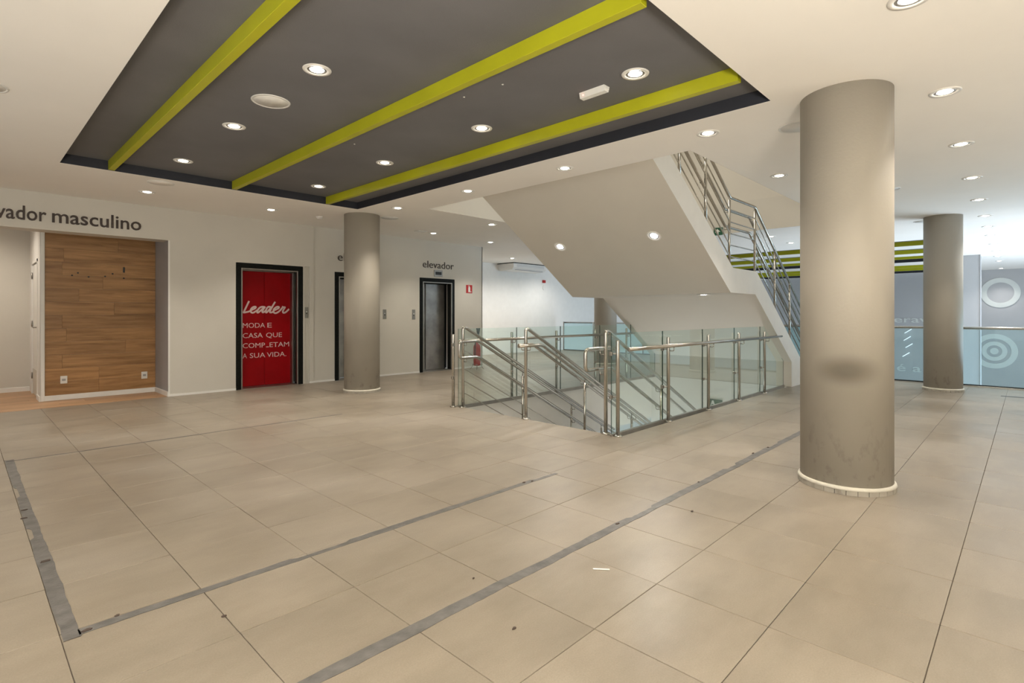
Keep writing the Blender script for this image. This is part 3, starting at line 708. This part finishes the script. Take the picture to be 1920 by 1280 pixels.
# decor on the atrium wall
def ring(name,cy,cz,r0,r1,label,parent=None,x=27.0,seg=40):
    b=MB(); n=len(b.v)
    for k in range(seg):
        a=2*pi*k/seg
        for r in (r0,r1):
            for xx in (x-.02,x): b.v.append((xx,cy+r*cos(a),cz+r*sin(a)))
    for k in range(seg):
        i=4*k; j=4*((k+1)%seg)
        for q in ((i,i+2,j+2,j),(i+2,i+3,j+3,j+2),(i,j,j+1,i+1)): b.f.append(q); b.sm.append(False); b.mi.append(0)
    o=b.build(name,'decor',parent)
    return o
t=thing('wall_ring','large pale ring on the grey atrium wall above the glass balustrade','wall decoration',(27,.78,2.1))
ring('ring_band',.785,2.115,.38,.555,'',t)
t=thing('target_decoration','pale target of concentric rings on the atrium wall seen through the glass','wall decoration',(27,.9,0))
ring('ring_band',.95,-.07,.47,.65,'',t); ring('ring_band',.95,-.07,.22,.36,'',t); ring('ring_band',.95,-.07,.001,.12,'',t)
def wall_text_x(txt,ya,yb,x,z,xh,parent):
    mb=text_mesh(txt,ya,yb,0,z,xh=xh,ref='o',depth=.015,weight=.01)
    mb.v=[(x+v[1], (ya+yb)-v[0], v[2]) for v in mb.v]
    return mb.build('word','decor',parent)
t=thing('wall_lettering','pale word fragment on the atrium wall just above the balustrade rail','lettering',(27,3.4,1.1))
wall_text_x('eravo',2.55,4.05,26.99,.98,.17,t)
t=thing('wall_lettering','pale word fragment low on the atrium wall seen through the glass','lettering',(27,3.4,-1))
wall_text_x('é a pr',2.3,3.95,26.99,-1.02,.20,t)
for k,(y_,z_) in enumerate(((3.55,.62),(3.58,.32),(3.52,.03),(3.62,-.34))):  # emissive bars standing in for slanted bright marks of unknown origin
    b=MB(); b.tube([(26.95,y_+.13,z_-.08),(26.95,y_-.10,z_+.09)],.014,8); o=b.build('glow_strip','blueglow')
    tag(o,['topmost','second','third','lowest'][k]+' slanted white glowing strip on the atrium wall behind the glass','lamp','slanted glowing strips on the atrium wall')

# ------------------------------------------------------------------ far wall equipment
t=thing('air_conditioner','white underceiling air conditioner on the far white wall','air conditioner',(13.2,12.2,2.85))
prof=[(12.63,2.955),(11.90,2.955),(11.90,2.83),(11.97,2.755),(12.42,2.725),(12.58,2.74),(12.63,2.80)]
b=MB(); b.prism(prof,'x',12.40,14.03); b.build('casing','plastic',t)
b=MB(); b.box(12.38,14.05,11.88,12.63,2.955,2.975); b.build('mounting_gap','black',t)
for k in range(3):
    b=MB(); b.box(12.55,13.88,11.892,11.901,2.85+k*.03,2.856+k*.03); b.build('front_seam','nichegrey',t)
b=MB(); b.box(12.55,13.88,11.945,11.99,2.742,2.758); b.build('air_outlet','nichegrey',t)
t=thing('fire_alarm','small dark red fire alarm sounder on the far white wall','alarm',(14.7,12.62,2.48))
b=MB(); b.bbox(14.64,14.79,12.58,12.63,2.44,2.54,.01); b.build('alarm_body','signred',t)
t=thing('wall_detector','round white detector below the fire alarm','detector',(14.74,12.62,2.3))
b=MB(); b.prism([(14.74+.09*cos(k*pi/12),2.27+.09*sin(k*pi/12)) for k in range(24)],'y',12.605,12.63); b.build('detector_disc','plastic',t)
t=thing('exit_sign','small green sign with white arrow hanging at the stairwell edge','sign',(11.05,4.68,3.03))
b=MB(); b.bbox(11.04,11.055,4.585,4.775,2.955,3.115,.002); b.build('sign_plate','signgreen',t)
b=MB(); b.prism([(4.67,2.975),(4.67,3.03),(4.63,3.02),(4.695,3.09),(4.745,3.015),(4.71,3.025),(4.71,2.975)],'x',11.036,11.041); b.build('arrow','plastic',t)
t=thing('exit_sign','small green pictogram sign in the stair opening behind the near glass railing','sign',(10.4,4.47,-.42))
b=MB(); b.bbox(10.405,10.42,4.33,4.60,-.56,-.375,.002); b.build('sign_plate','signgreen',t)
b=MB(); b.prism([(4.47,-.50),(4.50,-.40),(4.53,-.40),(4.56,-.50),(4.53,-.47),(4.50,-.47)],'x',10.401,10.406); b.build('pictogram','plastic',t)

# fire extinguisher on its wire stand
ex,ey=8.56,9.42
t=thing('fire_extinguisher','red fire extinguisher on a wire stand behind the far glass railing','fire extinguisher',(ex,ey,0))
b=MB(); b.lathe([(.05,.09),(.082,.10),(.086,.13),(.086,.52),(.07,.58),(.035,.61),(.03,.64),(0,.64)],ex,ey,0,24); b.build('cylinder_body','ext',t)
b=MB(); b.tube([(ex,ey,.63),(ex,ey,.69)],.018,10); b.tube([(ex-.02,ey,.69),(ex+.12,ey-.02,.74)],.010,8); b.tube([(ex-.02,ey,.66),(ex+.11,ey-.02,.67)],.010,8); b.build('valve_handle','black',t)
b=MB(); b.tube([(ex,ey,.66),(ex-.10,ey-.06,.72),(ex-.13,ey-.07,.50),(ex-.11,ey-.05,.28)],.011,8,.08); b.build('hose','cable',t)
b=MB(); b.lathe([(.016,0),(.020,.10),(.05,.30),(.046,.30),(.012,.12),(0,.12)],ex+.02,ey-.02,.68,14); b.build('discharge_horn','black',t)
b=MB()
for dx,dy in ((-.09,-.09),(.09,-.09),(-.09,.09),(.09,.09)): b.tube([(ex+dx*.8,ey+dy*.8,.14),(ex+dx*.8,ey+dy*.8,.09),(ex+dx*1.25,ey+dy*1.25,.006)],.005,6)
b.tube([(ex-.075,ey-.075,.12),(ex+.075,ey-.075,.12),(ex+.075,ey+.075,.12),(ex-.075,ey+.075,.12),(ex-.075,ey-.075,.12)],.005,6); b.build('wire_stand','steel',t)

# ------------------------------------------------------------------ downlights
def make_downlight():
    t=bpy.data.objects.new('downlight',None); t.empty_display_size=.1; C.objects.link(t)
    b=MB(); b.lathe([(.068,.004),(.070,-.006),(.098,-.007),(.101,-.002),(.101,.001)],0,0,0,32)
    b.build('trim_ring','ring',t)
    b=MB(); b.lathe([(.052,.0),(.054,-.004),(.060,-.0035),(.062,.002),(.064,-.003),(.068,-.002),(.068,.003)],0,0,0,28); b.build('gimbal_ring','gimbal',t)
    b=MB(); b.lathe([(.0,-.010),(.03,-.009),(.046,-.004),(.052,.001)],0,0,0,24); b.build('bulb_lens','lamp',t)
    return t
spot_d=bpy.data.lights.new('downlight_beam','SPOT'); spot_d.energy=SPOT_W; spot_d.color=WARM; spot_d.spot_size=radians(104); spot_d.spot_blend=.8; spot_d.shadow_soft_size=.045
spot_c=bpy.data.lights.new('downlight_beam_cool','SPOT'); spot_c.energy=SPOT_W; spot_c.color=(.92,.95,1); spot_c.spot_size=radians(104); spot_c.spot_blend=.8; spot_c.shadow_soft_size=.045
proto=make_downlight(); used=False
def downlight(x,y,z,label,group,data=spot_d,rot=None,cool=False):
    global used
    o=proto if not used else copy_tree(proto); used=True
    o.location=(x,y,z); o['label']=label; o['category']='ceiling light'; o['group']=group
    if rot: o.rotation_euler=rot
    if cool:
        for ch in o.children:
            if ch.name.startswith('bulb'): 
                ch.data=ch.data.copy(); ch.data.materials[0]=M['lampcool']
    l=bpy.data.objects.new('light_beam',data); C.objects.link(l); l.parent=o; l.location=(0,0,-.03)
    return o
ordn=['nearest','second nearest','third nearest','farthest']
for k,y_ in enumerate((3.75,5.44,7.09)):
    downlight(1.83,y_,TR,'round downlight in the dark tray between left and middle green beams, %s the camera'%['nearest','halfway from','farthest from'][k],'downlights in the large dark tray')
for k,y_ in enumerate((2.11,3.79,5.47,7.14)):
    downlight(3.505,y_,TR,'downlight in the dark tray right of the middle green beam, %s'%['nearest the white emergency light','second along','third along','at the far end'][k],'downlights in the large dark tray')
for k,(x_,y_) in enumerate(((1.81,8.70),(3.50,8.75),(6.84,8.86),(8.60,9.0))):
    downlight(x_,y_,H,'ceiling downlight along the lift wall, %s'%['above the wooden niche side','left of the round column','left of the right hand lift','near the wall corner by the air conditioner'][k],'downlights along the lift wall')
for k,(x_,y_) in enumerate(((4.835,2.145),(4.85,3.84),(4.83,5.50),(4.83,7.17))):
    downlight(x_,y_,H,'ceiling downlight between dark tray and staircase, %s'%['nearest the large column','second from the large column','third from the large column','farthest, above the middle column'][k],'downlights between tray and staircase')
downlight(6.93,7.22,H,'downlight beyond the white triangular stairwell face','downlights beyond the stairwell')
names=['at the top edge of the picture','first beside the large column','second beside the large column','third from the large column','fourth from the large column','fifth from the large column','sixth from the large column','seventh from the large column','eighth from the large column','ninth from the large column','tenth from the large column','eleventh from the large column','last before the far wall']
for k,(x_,y_) in enumerate(((3.525,.46),(5.18,.46),(6.877,.485),(8.66,.507),(10.38,.53),(12.15,.54),(13.65,.565),(15.2,.59),(17.1,.607),(19.0,.63),(20.8,.657),(22.7,.68),(26.3,.74))):
    downlight(x_,y_,H,'downlight in the long right hand ceiling row, '+names[k],'downlights in the long right hand row',spot_d if k<5 else spot_c)
downlight(6.907,2.178,H,'downlight between the large column and the upper stair opening','downlights around the stairwell')
for k,(x_,y_) in enumerate(((12.15,4.0),(13.57,4.02))):
    downlight(x_,y_,H,'distant downlight seen through the upper stair railing, %s'%['left one','right one'][k],'downlights beyond the staircase',spot_c)
downlight(11.5,11.1,H,'bright downlight in front of the air conditioner','downlights near the air conditioner',spot_d)
for k,(x_,y_,z_,r_) in enumerate(((6.566,5.295,2.341,1),(6.56,3.663,2.344,1),(8.06,3.646,1.613,0))):
    zz = 1.615+SL*(7.70-x_) if r_ else 1.613
    downlight(x_,y_,zz-.002,['bright spotlight on the sloping stair underside, left one','bright spotlight on the sloping stair underside, right one','small flat spotlight under the stair landing'][k],'spotlights under the white staircase',spot_c,(0,ang,0) if r_ else None,True)
# the room goes on behind the camera with the same lamps
spot_b=spot_d.copy(); spot_b.energy=SPOT_W*.10; spot_l=spot_d.copy(); spot_l.energy=SPOT_W*1.15
for x_,y_ in ((.2,-1.2),(1.85,-1.2),(3.5,-1.2),(5.2,-1.2),(.2,.46),(1.85,.46),(6.9,-1.2),(8.6,-1.2),(.2,2.1),(1.85,-2.9),(5.2,-2.9),(8.6,-2.9),(-1.5,.46),(-1.5,2.1),(-1.5,3.8),(-1.5,5.5),(0.2,7.1),(-1.5,8.7),(.2,3.8),(.2,8.75)):
    l=bpy.data.objects.new('room_light',spot_l if x_<1 and y_>0 else spot_b); C.objects.link(l); l.location=(x_,y_,H-.03)
spot_n=spot_d.copy(); spot_n.energy=SPOT_W*1.3; spot_n.color=(1,.88,.74); spot_n.spot_size=radians(150)
for x_,y_ in ((-.8,11.0),(.1,11.2)):
    l=bpy.data.objects.new('corridor_light',spot_n); C.objects.link(l); l.location=(x_,y_,H-.03)
spot_fill=spot_d.copy(); spot_fill.energy=SPOT_W*2.5; spot_fill.color=(1,.96,.90); spot_fill.spot_size=radians(155)  # extra spots without fixtures, added to brighten the far white wall
for x_,y_,e in ((11.5,10.3,1),(12.6,11.2,1),(14.3,11.4,1),(10.6,11.75,1),(13.6,6.5,0)):
    l=bpy.data.objects.new('room_light',spot_fill if e else spot_c); C.objects.link(l); l.location=(x_,y_,H-.03)

# ceiling speakers, detectors, emergency light
def speaker(x,y,z,label,m='plastic'):
    t=thing('ceiling_speaker',label,'speaker',(x,y,z),'round ceiling speakers')
    b=MB(); b.lathe([(.135,.0),(.137,-.006),(.150,-.006),(.153,-.001),(.153,.001)],x,y,z,40); b.build('speaker_rim','plastic',t)
    b=MB(); b.lathe([(0,-.004),(.135,-.004),(.136,.001)],x,y,z,40); b.build('speaker_grille',m,t)
speaker(1.832,4.585,TR,'round white speaker in the dark ceiling tray','ring')
speaker(5.235,1.50,H,'round white speaker in the ceiling left of the large column')
speaker(8.67,1.38,H,'round white speaker in the ceiling right behind the large column')
speaker(12.12,1.375,H,'round white speaker in the ceiling above the right column')
speaker(5.235,8.02,H,'round speaker in the ceiling right of the column before the lifts')
speaker(1.81,7.98,H,'round painted speaker in the ceiling above the wooden niche','ceiling')
speaker(8.55,7.9,H,'round speaker in the ceiling left of the staircase underside','ceiling')
speaker(.12,5.50,H,'round speaker cut by the left edge of the picture','plastic')
t=thing('smoke_detector','small round smoke detector left of the column before the lifts','detector',(4.32,8.77,H))
b=MB(); b.lathe([(.0,-.045),(.035,-.042),(.05,-.02),(.058,-.015),(.058,0)],4.32,8.77,H,20); b.build('detector_dome','plastic',t)
t=thing('access_panel','small flat rectangular panel in the ceiling before the right hand lift','panel',(6.48,8.83,H))
b=MB(); b.bbox(6.38,6.60,8.75,8.90,H-.012,H,.003); b.build('panel_plate','plastic',t)
t=thing('emergency_light','white emergency light box with red indicator in the dark ceiling tray','emergency light',(3.53,2.5,TR))
b=MB(); b.prism([(3.495,TR),(3.505,TR-.045),(3.555,TR-.045),(3.57,TR)],'y',2.38,2.62); b.build('light_body','plastic',t)
b=MB(); b.bbox(3.505,3.555,2.372,2.38,TR-.03,TR-.005,.002); b.build('end_bracket','plastic',t)
md=mat('red_led',(1,.1,.05),.5,emit=(1,.25,.2),estr=4); M['led']=md
b=MB(); b.lathe([(0,-.008),(.006,-.006),(.008,0)],3.500,2.585,TR-.022,10); b.build('indicator','led',t)
b=MB()
for x_,y_ in ((2.78,3.75),(2.9,3.35),(2.9,5.1),(2.75,6.05),(2.95,2.95)): b.lathe([(0,-.004),(.008,-.003),(.009,0)],x_,y_,TR,8)
o=b.build('screw_anchor','plastic',ceiling); 

# ------------------------------------------------------------------ tape marks and debris on the floor
def tape(p0,p1,w,label,seed,gaps=()):
    rnd=random.Random(seed); (xa,ya),(xb,yb)=p0,p1; L_=math.hypot(xb-xa,yb-ya); n=int(L_/.035); dx,dy=(xb-xa)/L_,(yb-ya)/L_; nx,ny=-dy,dx
    b=MB(); l=r=None; e1=e2=0
    for k in range(n+1):
        s=k/n*L_; e1=e1*.8+rnd.uniform(-.0025,.0025); e2=e2*.8+rnd.uniform(-.0025,.0025)
        wl_,wr=w/2+e1,w/2+e2
        if any(a<s<b_ for a,b_ in gaps): wl_*=.25+.2*rnd.random()
        pl=(xa+dx*s+nx*wl_,ya+dy*s+ny*wl_); pr=(xa+dx*s-nx*wr,ya+dy*s-ny*wr)
        if l:
            v=len(b.v); b.v += [(*l,.0018),(*r,.0018),(*pr,.0018),(*pl,.0018),(*l,0),(*r,0),(*pr,0),(*pl,0)]
            for q in ((0,1,2,3),(0,3,7,4),(1,5,6,2)): b.f.append(tuple(v+i for i in q)); b.sm.append(False); b.mi.append(0)
        l,r=pl,pr
    o=b.build('floor_tape','tape'); tag(o,label,'tape','grey tape strips stuck on the tiled floor')
tape((.345,2.800),(3.41,2.795),.050,'thin grey tape strip on the floor from the left corner towards the stair railing',1,((.9,1.2),(2.8,3.1)))
tape((.30,1.832),(6.9,1.815),.062,'long grey tape strip on the floor running from the front to the large column',2,((2.7,2.95),(4.2,4.4),(5.2,5.5)))
tape((.322,2.76),(.322,6.56),.058,'wide grey tape strip down the left side of the floor',3,((1.4,1.6),(2.4,2.7)))
tape((.30,6.50),(3.5,6.47),.022,'narrow dark tape line on the floor before the lifts',4,((.4,.6),(1.9,2.6)))
rnd=random.Random(11)
DB=[(3.043,2.81,'dark scrap on the thin tape strip, just before its far end',.014),(3.111,2.788,'dark scrap at the far end of the thin tape strip',.010),
(.798,2.493,'dark scrap on the tile joint below the thin tape strip',.009),(2.845,1.839,'dark scrap on the long tape strip, nearest its middle',.012),
(3.993,1.845,'dark scrap on the long tape strip, beside the large column base',.010),(5.176,1.86,'dark scrap on the far part of the long tape strip',.014),
(5.504,1.838,'dark scrap farthest along the long tape strip',.013),(3.368,1.602,'dark scrap on bare tiles right of the long tape strip',.011),
(1.603,1.533,'dark scrap lying on bare tiles at the bottom of the picture',.009),(.308,4.80,'dark torn scrap on the left tape strip, uppermost',.016),
(.298,4.61,'dark torn scrap on the left tape strip, second from the top',.013),(.323,3.727,'dark torn scrap on the left tape strip, halfway down',.018),
(.372,2.788,'dark torn scrap at the lower left tape corner',.015),(1.765,1.968,'tiny dark scrap just left of the long tape strip',.006),(.48,2.83,'small torn scrap at the start of the thin tape strip',.009)]
for x_,y_,lb,r0 in DB:
    b=MB(); n=8; b.prism([(x_+r0*(.5+.6*rnd.random())*cos(2*pi*i/n)*1.5,y_+r0*(.4+.5*rnd.random())*sin(2*pi*i/n)) for i in range(n)],'z',.001,.006)
    o=b.build('debris_scrap','debris'); tag(o,lb,'debris','dark scraps scattered on the floor')
b=MB(); b.bbox(0,.085,0,.01,.001,.006,.002); o=b.build('paper_scrap','plastic'); o.location=(2.25,1.60,0); o.rotation_euler=(0,0,-.9); tag(o,'small white paper scrap on the tiles right of the long tape strip','debris')
b=MB(); b.box(11.55,11.62,.05,.33,.0005,.003); o=b.build('floor_slot','black'); tag(o,'thin dark slot in the floor beside the right column','floor hardware')
